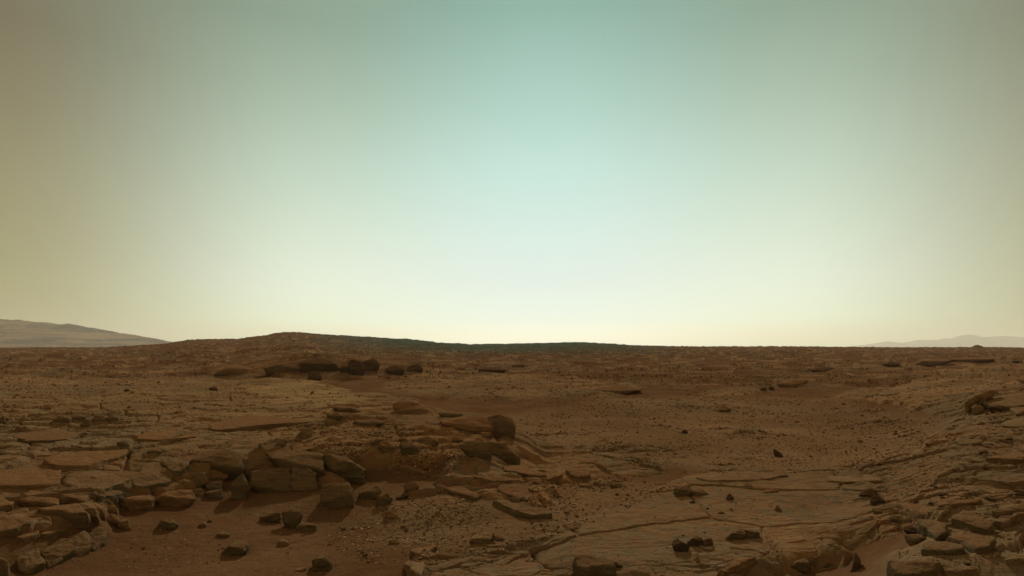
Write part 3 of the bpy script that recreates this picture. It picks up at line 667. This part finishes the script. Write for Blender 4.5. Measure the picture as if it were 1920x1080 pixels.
B([(1149,1056),(1158,1053),(1167,1061),(1160,1065)], 'dark chip touching the right side of the large dark boulder', M_DARK, .8)
B([(994,1042),(997,1037),(1000,1035),(1008,1043),(1002,1046)], 'small dark brown cone left of the large dark boulder', M_DARK, .9, 4)
B([(883,1011),(889,1003),(905,999),(925,998),(921,1010),(915,1018),(893,1020)], 'pale flat-topped block among gravel at bottom centre', M_PALE, .9, 5, .05, 30)
B([(918,1002),(930,1003),(946,1010),(935,1014),(918,1012)], 'thin dark-edged slab touching the pale flat-topped block', M_ROCK, .7)
B([(1062,987),(1072,985),(1088,989),(1084,995),(1070,997),(1061,993)], 'rounded lump with a flat plate on it, at the pavement corner', M_ROCK, .8, 4, .07)
B([(956,933),(966,931),(976,933),(976,940),(961,942)], 'rounded pebble-like rock behind the curved ledge', M_GREY, .9, 4, .04, 12)
B([(1142,908),(1152,905),(1163,906),(1167,914),(1150,915)], 'pale chunky stone among the rubble beside the pavement', M_PALE, .8)
B([(1083,910),(1094,907),(1110,910),(1108,914),(1090,914)], 'pale slender plate among the rubble beside the pavement', M_PALE, .6)
B([(1014,897),(1018,895),(1027,898),(1025,901),(1016,901)], 'pale little cylinder-shaped stone below the slab tips', M_PALE, .6, 3)
B([(1596,1064),(1599,1048),(1604,1036),(1609,1042),(1616,1061),(1610,1069)], 'upright fin of stone with a bright left edge at bottom right', M_GREY, .7, 5, .035, 34)
B([(1612,928),(1620,919),(1632,917),(1643,919),(1643,929),(1624,932)], 'dark block at the top of the line of stones right of the pavement', M_DARK, .8)
B([(1633,941),(1634,931),(1647,928),(1661,937),(1656,945),(1640,946)], 'dark boulder, second down the line of stones right of the pavement', M_DARK, .8, 5, .07)
B([(1637,953),(1650,951),(1669,951),(1669,961),(1650,963),(1641,959)], 'brick-like stone, third down the line right of the pavement', M_ROCK, .7, 4, p=36)
B([(1668,967),(1680,965),(1695,966),(1705,980),(1690,982),(1674,976)], 'wedge stone, fourth down the line right of the pavement', M_GREY, .7, 4)
B([(1695,988),(1708,985),(1722,988),(1733,1001),(1715,1002),(1697,996)], 'flat dark stone, fifth down the line right of the pavement', M_DARK, .7, 4)
B([(1697,1003),(1712,1002),(1735,1008),(1734,1015),(1715,1021),(1700,1014)], 'striped wedge, last of the line of stones right of the pavement', M_GREY, .7, 4, .05)
B([(1758,926),(1764,922),(1774,922),(1781,927),(1768,930)], 'dark lump beyond the large flat slabs on the right', M_DARK, .8)
B([(1813,925),(1820,921),(1830,921),(1845,930),(1826,930)], 'dark lump right of its twin beyond the large flat slabs', M_DARK, .8)
B([(1849,933),(1857,929),(1868,931),(1879,937),(1860,940)], 'dark flat stone above the tilted slabs near the right edge', M_DARK, .8)
B([(1903,926),(1914,919),(1926,918),(1926,929),(1910,930)], 'dark humped stone cut by the right edge', M_DARK, .8)
B([(1835,848),(1841,843),(1849,843),(1853,849),(1842,851)], 'dark stone on the upper right slope', M_DARK, .9)
B([(1859,1047),(1869,1037),(1878,1035),(1868,1049)], 'slim tilted blade of rock near the bottom right', M_ROCK, .7)
# kerb of rounded blocks at the pavement's front edge
B([(1481,1062),(1490,1053),(1510,1046),(1519,1054),(1521,1066),(1500,1074),(1487,1072)], 'left rounded block of the row of three along the pavement front', M_GREY, .8, 5, .04, 14)
B([(1511,1047),(1528,1042),(1541,1043),(1545,1062),(1522,1067)], 'middle rounded block of the row of three along the pavement front', M_GREY, .8, 5, .04, 14)
B([(1541,1043),(1560,1038),(1571,1040),(1580,1055),(1560,1060),(1545,1062)], 'right rounded block of the row of three along the pavement front', M_GREY, .8, 5, .04, 14)
# overhanging slabs on the right
B([(1822,763),(1830,758),(1842,763),(1845,772),(1836,778),(1826,774)], 'pale block fallen in front of the overhanging slabs at right', M_PALE, .8, 4, .05, 26)
B([(1856,762),(1870,758),(1895,760),(1893,769),(1875,773),(1860,770)], 'dark block under the overhanging slabs at right', M_DARK, .7, 4, .07)
B([(1810,753),(1825,743),(1847,734),(1866,732),(1868,737),(1850,747),(1822,758)], 'slanting plate leaning on the left of the overhanging slabs', M_ROCK, .5, 5, .08, at=(1845, 766, .1))
B([(1834,757),(1846,745),(1850,744),(1849,756),(1838,763)], 'dark propping stone between the slanting plate and the overhanging slab', M_GREY, .7, at=(1845, 766, 0))
S([(1847,756),(1858,746),(1880,739),(1935,737),(1935,756),(1900,762),(1856,761)], 'broad overhanging slab with a pale flat top at the right edge', .09, M_PALE, lift=.07, strata=.08, rough=.09)
S([(1893,769),(1902,762),(1930,759),(1935,770),(1905,775)], 'second broad slab below the overhanging one at the right edge', .12, M_PALE)
S([(1882,793),(1897,784),(1935,778),(1935,796),(1890,798)], 'pale broken slab at the right edge below the overhanging ones', .10, M_PALE)

# flat-lying plates
S([(74,862),(100,850),(160,845),(241,841),(236,852),(161,872),(104,874)], 'long whaleback plate with a dark undercut lower edge on the left outcrop', .12, M_ROCK)
S([(245,914),(249,883),(275,867),(301,866),(324,891),(319,904),(285,917)], 'domed plate with a curved crack in the middle of the left outcrop', .08, M_GREY)
S([(301,866),(330,860),(355,858),(355,874),(340,882),(324,884)], 'plate between the domed plate and the tall humped slab', .09, M_GREY)
S([(118,905),(122,888),(160,880),(240,880),(244,900),(232,918),(160,920)], 'wide ribbed plate left of the domed plate', .06, M_GREY)
S([(-20,880),(60,876),(118,884),(116,906),(40,902),(-20,912)], 'wide dusty plate at the left edge, left of the ribbed plate', .05, M_ROCK)
S([(-20,966),(15,964),(42,963),(60,979),(39,993),(-20,1001)], 'dusty plate at the left edge above the kerb-like ledge', .12, M_ROCK)
S([(29,1006),(50,998),(75,993),(66,1005),(44,1012)], 'leaf-shaped plate above the kerb-like ledge', .08, M_ROCK)
S([(75,998),(112,988),(128,993),(114,999),(80,1003)], 'narrow pointed plate right of the leaf-shaped plate', .08, M_ROCK)
S([(-20,930),(10,930),(27,941),(24,948),(-20,950)], 'wedge-shaped plate at the left edge below the dusty plates', .09, M_ROCK)
S([(30,925),(60,918),(108,935),(112,943),(60,944),(34,938)], 'long plate above the undercut ledge block', .06, M_ROCK)
S([(110,925),(135,918),(168,930),(164,938),(130,940)], 'four-sided plate above the right end of the undercut ledge', .06, M_ROCK)
S([(180,920),(215,915),(235,925),(212,936),(185,934)], 'plate with a dark lower face above the loaf-shaped boulder', .09, M_GREY)
S([(20,812),(90,806),(150,812),(130,824),(40,828)], 'broad low plate on the plateau below the row of boulders', .05, M_ROCK)
S([(250,812),(330,803),(372,808),(368,818),(300,826),(255,824)], 'broad rounded plate right of the dark cube-shaped rock', .05, M_ROCK)
S([(395,790),(470,778),(570,783),(575,790),(480,800),(400,804)], 'long smooth plate with a dark front step on the plateau', .07, M_ROCK)
S([(760,1050),(775,1047),(797,1051),(797,1067),(789,1077),(758,1063)], 'pale grey plate at the bottom edge left of centre', .05, M_PALE)
S([(768,1029),(795,1022),(817,1020),(821,1025),(791,1036),(769,1036)], 'narrow plate above the pale grey plate', .05, M_ROCK)
S([(742,866),(775,873),(806,884),(796,889),(753,881)], 'thin ledge plate slanting down from the ridge', .05, M_ROCK)
S([(891,889),(924,886),(979,902),(924,901),(891,897)], 'fractured flat plate on the slope below the dark wedge', .05, M_ROCK)
S([(829,910),(860,912),(901,922),(904,928),(886,932),(845,920)], 'long plate with a shaded rounded front on the slope', .08, M_ROCK)
S([(1023,889),(1040,886),(1057,889),(1044,896),(1026,896)], 'dark-sided slab tip at the end of the slope ledge', .08, M_ROCK)
S([(940,872),(975,872),(1022,885),(1020,892),(985,890),(945,880)], 'long step of rock left of the dark-sided slab tip', .07, M_ROCK)
S([(924,937),(945,936),(979,948),(966,959),(945,949)], 'left plate of the curved ledge above the shaded dip', .10, M_GREY)
S([(966,958),(981,949),(1026,953),(1034,962),(997,966)], 'right plate of the curved ledge above the shaded dip', .10, M_GREY)
S([(1062,881),(1085,878),(1108,886),(1106,893),(1085,896),(1068,890)], 'thick plate with a curved shaded front on the slope', .10, M_ROCK)
S([(1108,848),(1140,848),(1163,852),(1163,857),(1132,854)], 'pale thin plate at the edge of the gravel hollow', .05, M_PALE)
S([(940,905),(975,902),(1045,918),(1035,932),(985,938),(930,920)], 'wide smooth plate in the middle of the slope', .04, M_ROCK)
S([(1356,1062),(1385,1050),(1414,1040),(1421,1044),(1381,1065),(1363,1068)], 'slanting ledge plate at the pavement front, left of the three rounded blocks', .09, M_ROCK)
S([(1663,1064),(1685,1048),(1707,1040),(1733,1040),(1767,1062),(1740,1074),(1686,1076)], 'big tilted grey plate with dark cracks at bottom right', .12, M_GREY, tilt=.05)
S([(1769,1063),(1792,1054),(1831,1058),(1836,1067),(1800,1078),(1774,1074)], 'bright orange plate right of the big tilted grey plate', .07, M_PALE)
S([(1720,980),(1735,970),(1755,966),(1777,974),(1777,1002),(1753,1006),(1733,998)], 'rounded thick plate in the middle of the right-hand slabs', .10, M_GREY)
S([(1780,974),(1805,953),(1831,962),(1866,984),(1852,990),(1795,978)], 'pointed tilted plate right of the rounded thick plate', .10, M_GREY)
S([(1777,1008),(1818,999),(1868,1011),(1857,1023),(1831,1024)], 'long orange-topped plate below the pointed tilted plate', .10, M_ROCK)
S([(1860,957),(1880,945),(1930,946),(1930,954),(1867,960)], 'pale thick plate at the right edge, upper of two', .10, M_PALE)
S([(1860,975),(1885,966),(1914,957),(1921,963),(1883,980)], 'pale thick plate at the right edge, lower of two', .10, M_PALE)
S([(1725,1032),(1751,1013),(1805,1020),(1808,1028),(1766,1032)], 'weathered grey plate above the big tilted grey plate', .08, M_GREY)
S([(1665,941),(1701,935),(1774,950),(1740,968),(1707,967)], 'wide smooth tan plate right of the line of stones', .05, M_ROCK)
S([(1753,941),(1792,932),(1841,935),(1818,944),(1761,945)], 'narrow tan plate beyond the wide smooth one', .06, M_ROCK)
S([(1883,1045),(1900,1041),(1930,1038),(1930,1046),(1888,1052)], 'flat orange plate at the right edge near the bottom', .07, M_PALE)
S([(1846,858),(1880,850),(1925,849),(1920,857),(1870,862)], 'long thin ledge plate on the upper right slope', .07, M_ROCK)
S([(1790,828),(1810,822),(1850,824),(1840,831),(1800,833)], 'weathered plate above the long thin ledge plate', .06, M_GREY)
S([(1300,895),(1350,889),(1420,887),(1480,890),(1430,898),(1330,901)], 'pale strip of bedrock at the far edge of the pavement', .04, M_PALE)
S([(1550,893),(1640,890),(1660,897),(1590,905),(1550,901)], 'smooth tan plate at the far right end of the pavement', .04, M_PALE)

# ------------------------------------------------------------------ countable loose stones: copies of a few forms, set one by one
RND = random.Random(11)
def form(seed, kind):
    rn = random.Random(seed); n = 12
    P = []
    for _ in range(n):
        a = rn.random() * 2 * pi; z = rn.random() * 2 - 1; r = math.sqrt(1 - z * z)
        P.append((cos(a) * r * .5, sin(a) * r * .42, z * (.34 if kind < 4 else .17)))
    V, Fc = rock_mesh(P, 3, 18, .10, seed, .04)
    return V, Fc
FORMS = []
for i in range(12):
    V, Fc = form(100 + i * 7, i % 6)
    me_ = []
    FORMS.append((V, Fc))
MESHES = {}
def stone_mesh(i, mat):
    k = (i, mat.name)
    if k not in MESHES:
        o = mesh_np('loose_stone', FORMS[i][0], FORMS[i][1], mat); MESHES[k] = o.data; bpy.data.objects.remove(o)
    return MESHES[k]
def in_poly(px, u, v):
    c = False; n = len(px)
    for i in range(n):
        (ax, ay), (bx, by) = px[i], px[(i + 1) % n]
        if (ay > v) != (by > v) and u < (bx - ax) * (v - ay) / (by - ay) + ax: c = not c
    return c
def hits(UV): return [hit(u, v) for u, v in UV]
SPREAD = [  # outline, how many, width in the photograph from-to, materials, label, group
    ([(260,1000),(420,950),(520,940),(600,1000),(560,1060),(400,1078),(250,1078),(220,1040)], 26, (5, 13), (M_STONE, M_ROCK), 'small brown stone lying on the dark sand of the left hollow', 'stones on the dark sand'),
    ([(1000,780),(1240,750),(1600,755),(1720,800),(1680,850),(1560,880),(1260,880),(1020,840)], 60, (4, 11), (M_DARK, M_STONE, M_DARK), 'small dark stone on the gravel floor of the wide hollow', 'stones in the gravel hollow'),
    ([(1000,900),(1200,895),(1260,915),(1130,975),(1040,1000),(960,990)], 34, (6, 16), (M_STONE, M_ROCK, M_GREY), 'broken plate in the rubble strip left of the smooth pavement', 'rubble beside the pavement'),
    ([(640,960),(860,920),(930,975),(880,1040),(700,1060),(600,1020)], 34, (5, 14), (M_STONE, M_ROCK), 'brown fragment on the gravel apron below the block wall', 'fragments on the gravel apron'),
    ([(1280,900),(1600,900),(1640,990),(1500,1040),(1200,1040),(1100,1000)], 26, (4, 10), (M_STONE, M_DARK), 'small stone resting on the smooth flat pavement', 'stones on the pavement'),
    ([(1640,830),(1900,760),(1920,1060),(1680,1070),(1640,900)], 36, (6, 17), (M_STONE, M_GREY, M_DARK), 'loose fragment among the slabs of the right-hand slope', 'fragments on the right-hand slope'),
    ([(0,720),(480,710),(640,740),(600,800),(400,830),(0,900)], 44, (5, 14), (M_STONE, M_GREY, M_ROCK), 'low stone on the cracked plates of the left plateau', 'stones on the left plateau'),
    ([(560,780),(800,800),(880,860),(800,910),(680,880),(560,840)], 30, (6, 15), (M_STONE, M_ROCK), 'rough lump on the rubbly slope of the central ridge', 'lumps on the ridge slope'),
]
for poly, n, (w0, w1), mats, lab, grp in SPREAD:
    us = [p[0] for p in poly]; vs = [p[1] for p in poly]; pts = []
    while len(pts) < n:
        u = RND.uniform(min(us), max(us)); v = RND.uniform(min(vs), max(vs))
        if in_poly(poly, u, v): pts.append((u, v))
    for (u, v), hp in zip(pts, hits(pts)):
        if not hp: continue
        x, y, z = hp; wd = (w0 + (w1 - w0) * RND.random() ** 2.2) * y / F
        o = bpy.data.objects.new('loose_stone', stone_mesh(RND.randrange(12), RND.choice(mats))); COL.objects.link(o)
        o.location = (x, y, z + wd * RND.uniform(.02, .12)); o.rotation_euler = (RND.uniform(-.35, .35), RND.uniform(-.35, .35), RND.uniform(0, 6.28))
        o.scale = (wd, wd, wd * RND.uniform(.7, 1.2))
        o['label'] = lab; o['category'] = 'stone'; o['group'] = grp

# ------------------------------------------------------------------ uncountable gravel and the far boulder fields: one mesh each
def scatter(name, regions, mat, label, seed):
    rn = np.random.RandomState(seed); V0_, F0_ = ICO[1]; VS = []; FS = []; off = 0
    base = []
    for i in range(16):
        q = V0_ * (1 + .28 * rn.randn(len(V0_), 1).clip(-1, 1)); base.append(q)
    for poly, n, (w0, w1), flatn in regions:
        n = int(n * 2.6)
        us = [p[0] for p in poly]; vs = [p[1] for p in poly]; pts = []
        while len(pts) < n:
            u = rn.uniform(min(us), max(us)); v = rn.uniform(min(vs), max(vs))
            if in_poly(poly, u, v): pts.append((u, v))
        for hp in hits(pts):
            if hp is None: continue
            x, y, z = hp
            if float(fbm(np.array([x / (y * .09)]), np.array([y / (y * .09) * 1.7 + y]), 3, seed)[0]) < rn.uniform(-.35, .45): continue
            w = (w0 + (w1 - w0) * rn.rand() ** 3) * y / F * .5
            a = rn.rand() * 6.28; q = base[rn.randint(16)] * np.array([w, w * rn.uniform(.6, 1), w * flatn * rn.uniform(.6, 1.2)])
            q = np.stack([q[:, 0] * cos(a) - q[:, 1] * sin(a), q[:, 0] * sin(a) + q[:, 1] * cos(a), q[:, 2]], 1) + (x, y, z + w * flatn * .15)
            VS.append(q); FS.append(F0_ + off); off += len(q)
    o = mesh_np(name, np.concatenate(VS), np.concatenate(FS), mat, False)
    at = o.data.attributes.new('tone', 'FLOAT', 'POINT'); at.data.foreach_set('value', np.repeat(rn.rand(len(VS)), len(V0_)).astype(np.float32))
    o['kind'] = 'stuff'; o['label'] = label; o['category'] = 'gravel'
scatter('gravel', [
    ([(950,800),(1000,770),(1240,745),(1600,750),(1760,800),(1700,870),(1560,888),(1260,888),(1100,850)], 6500, (1.5, 5), .6),
    ([(1000,895),(1200,890),(1270,912),(1130,975),(1020,1010),(880,1050),(700,1060),(600,1020),(680,950),(860,915),(960,980)], 3800, (1.8, 7), .5),
    ([(560,790),(760,800),(900,860),(820,900),(640,880),(560,830)], 1500, (2, 7), .5),
    ([(220,1000),(480,940),(620,960),(640,1078),(200,1078)], 900, (1.5, 5), .5),
    ([(0,715),(640,715),(700,760),(560,830),(300,850),(0,860)], 1600, (1.5, 6), .4),
    ([(1620,740),(1920,700),(1920,1078),(1700,1078),(1640,900)], 2600, (1.8, 7), .45),
    ([(1100,980),(1600,900),(1600,1078),(1000,1078)], 600, (1.5, 4.5), .5)], M_GRAVEL, 'loose gravel strewn over sand and bedrock', 5)
scatter('far_rubble', [
    ([(0,668),(300,660),(500,650),(900,660),(1920,664),(1920,700),(1560,730),(1000,700),(0,712)], 5200, (1.0, 4), .6),
    ([(180,652),(400,642),(540,630),(900,650),(1300,655),(1700,658),(1500,668),(200,668)], 2600, (1.0, 3.2), .7),
    ([(640,690),(1300,690),(1560,700),(1560,750),(1000,765),(800,750)], 2200, (1.5, 5), .45)], M_RUBBLE, 'dark rubble scattered over the distant plain and rise', 9)
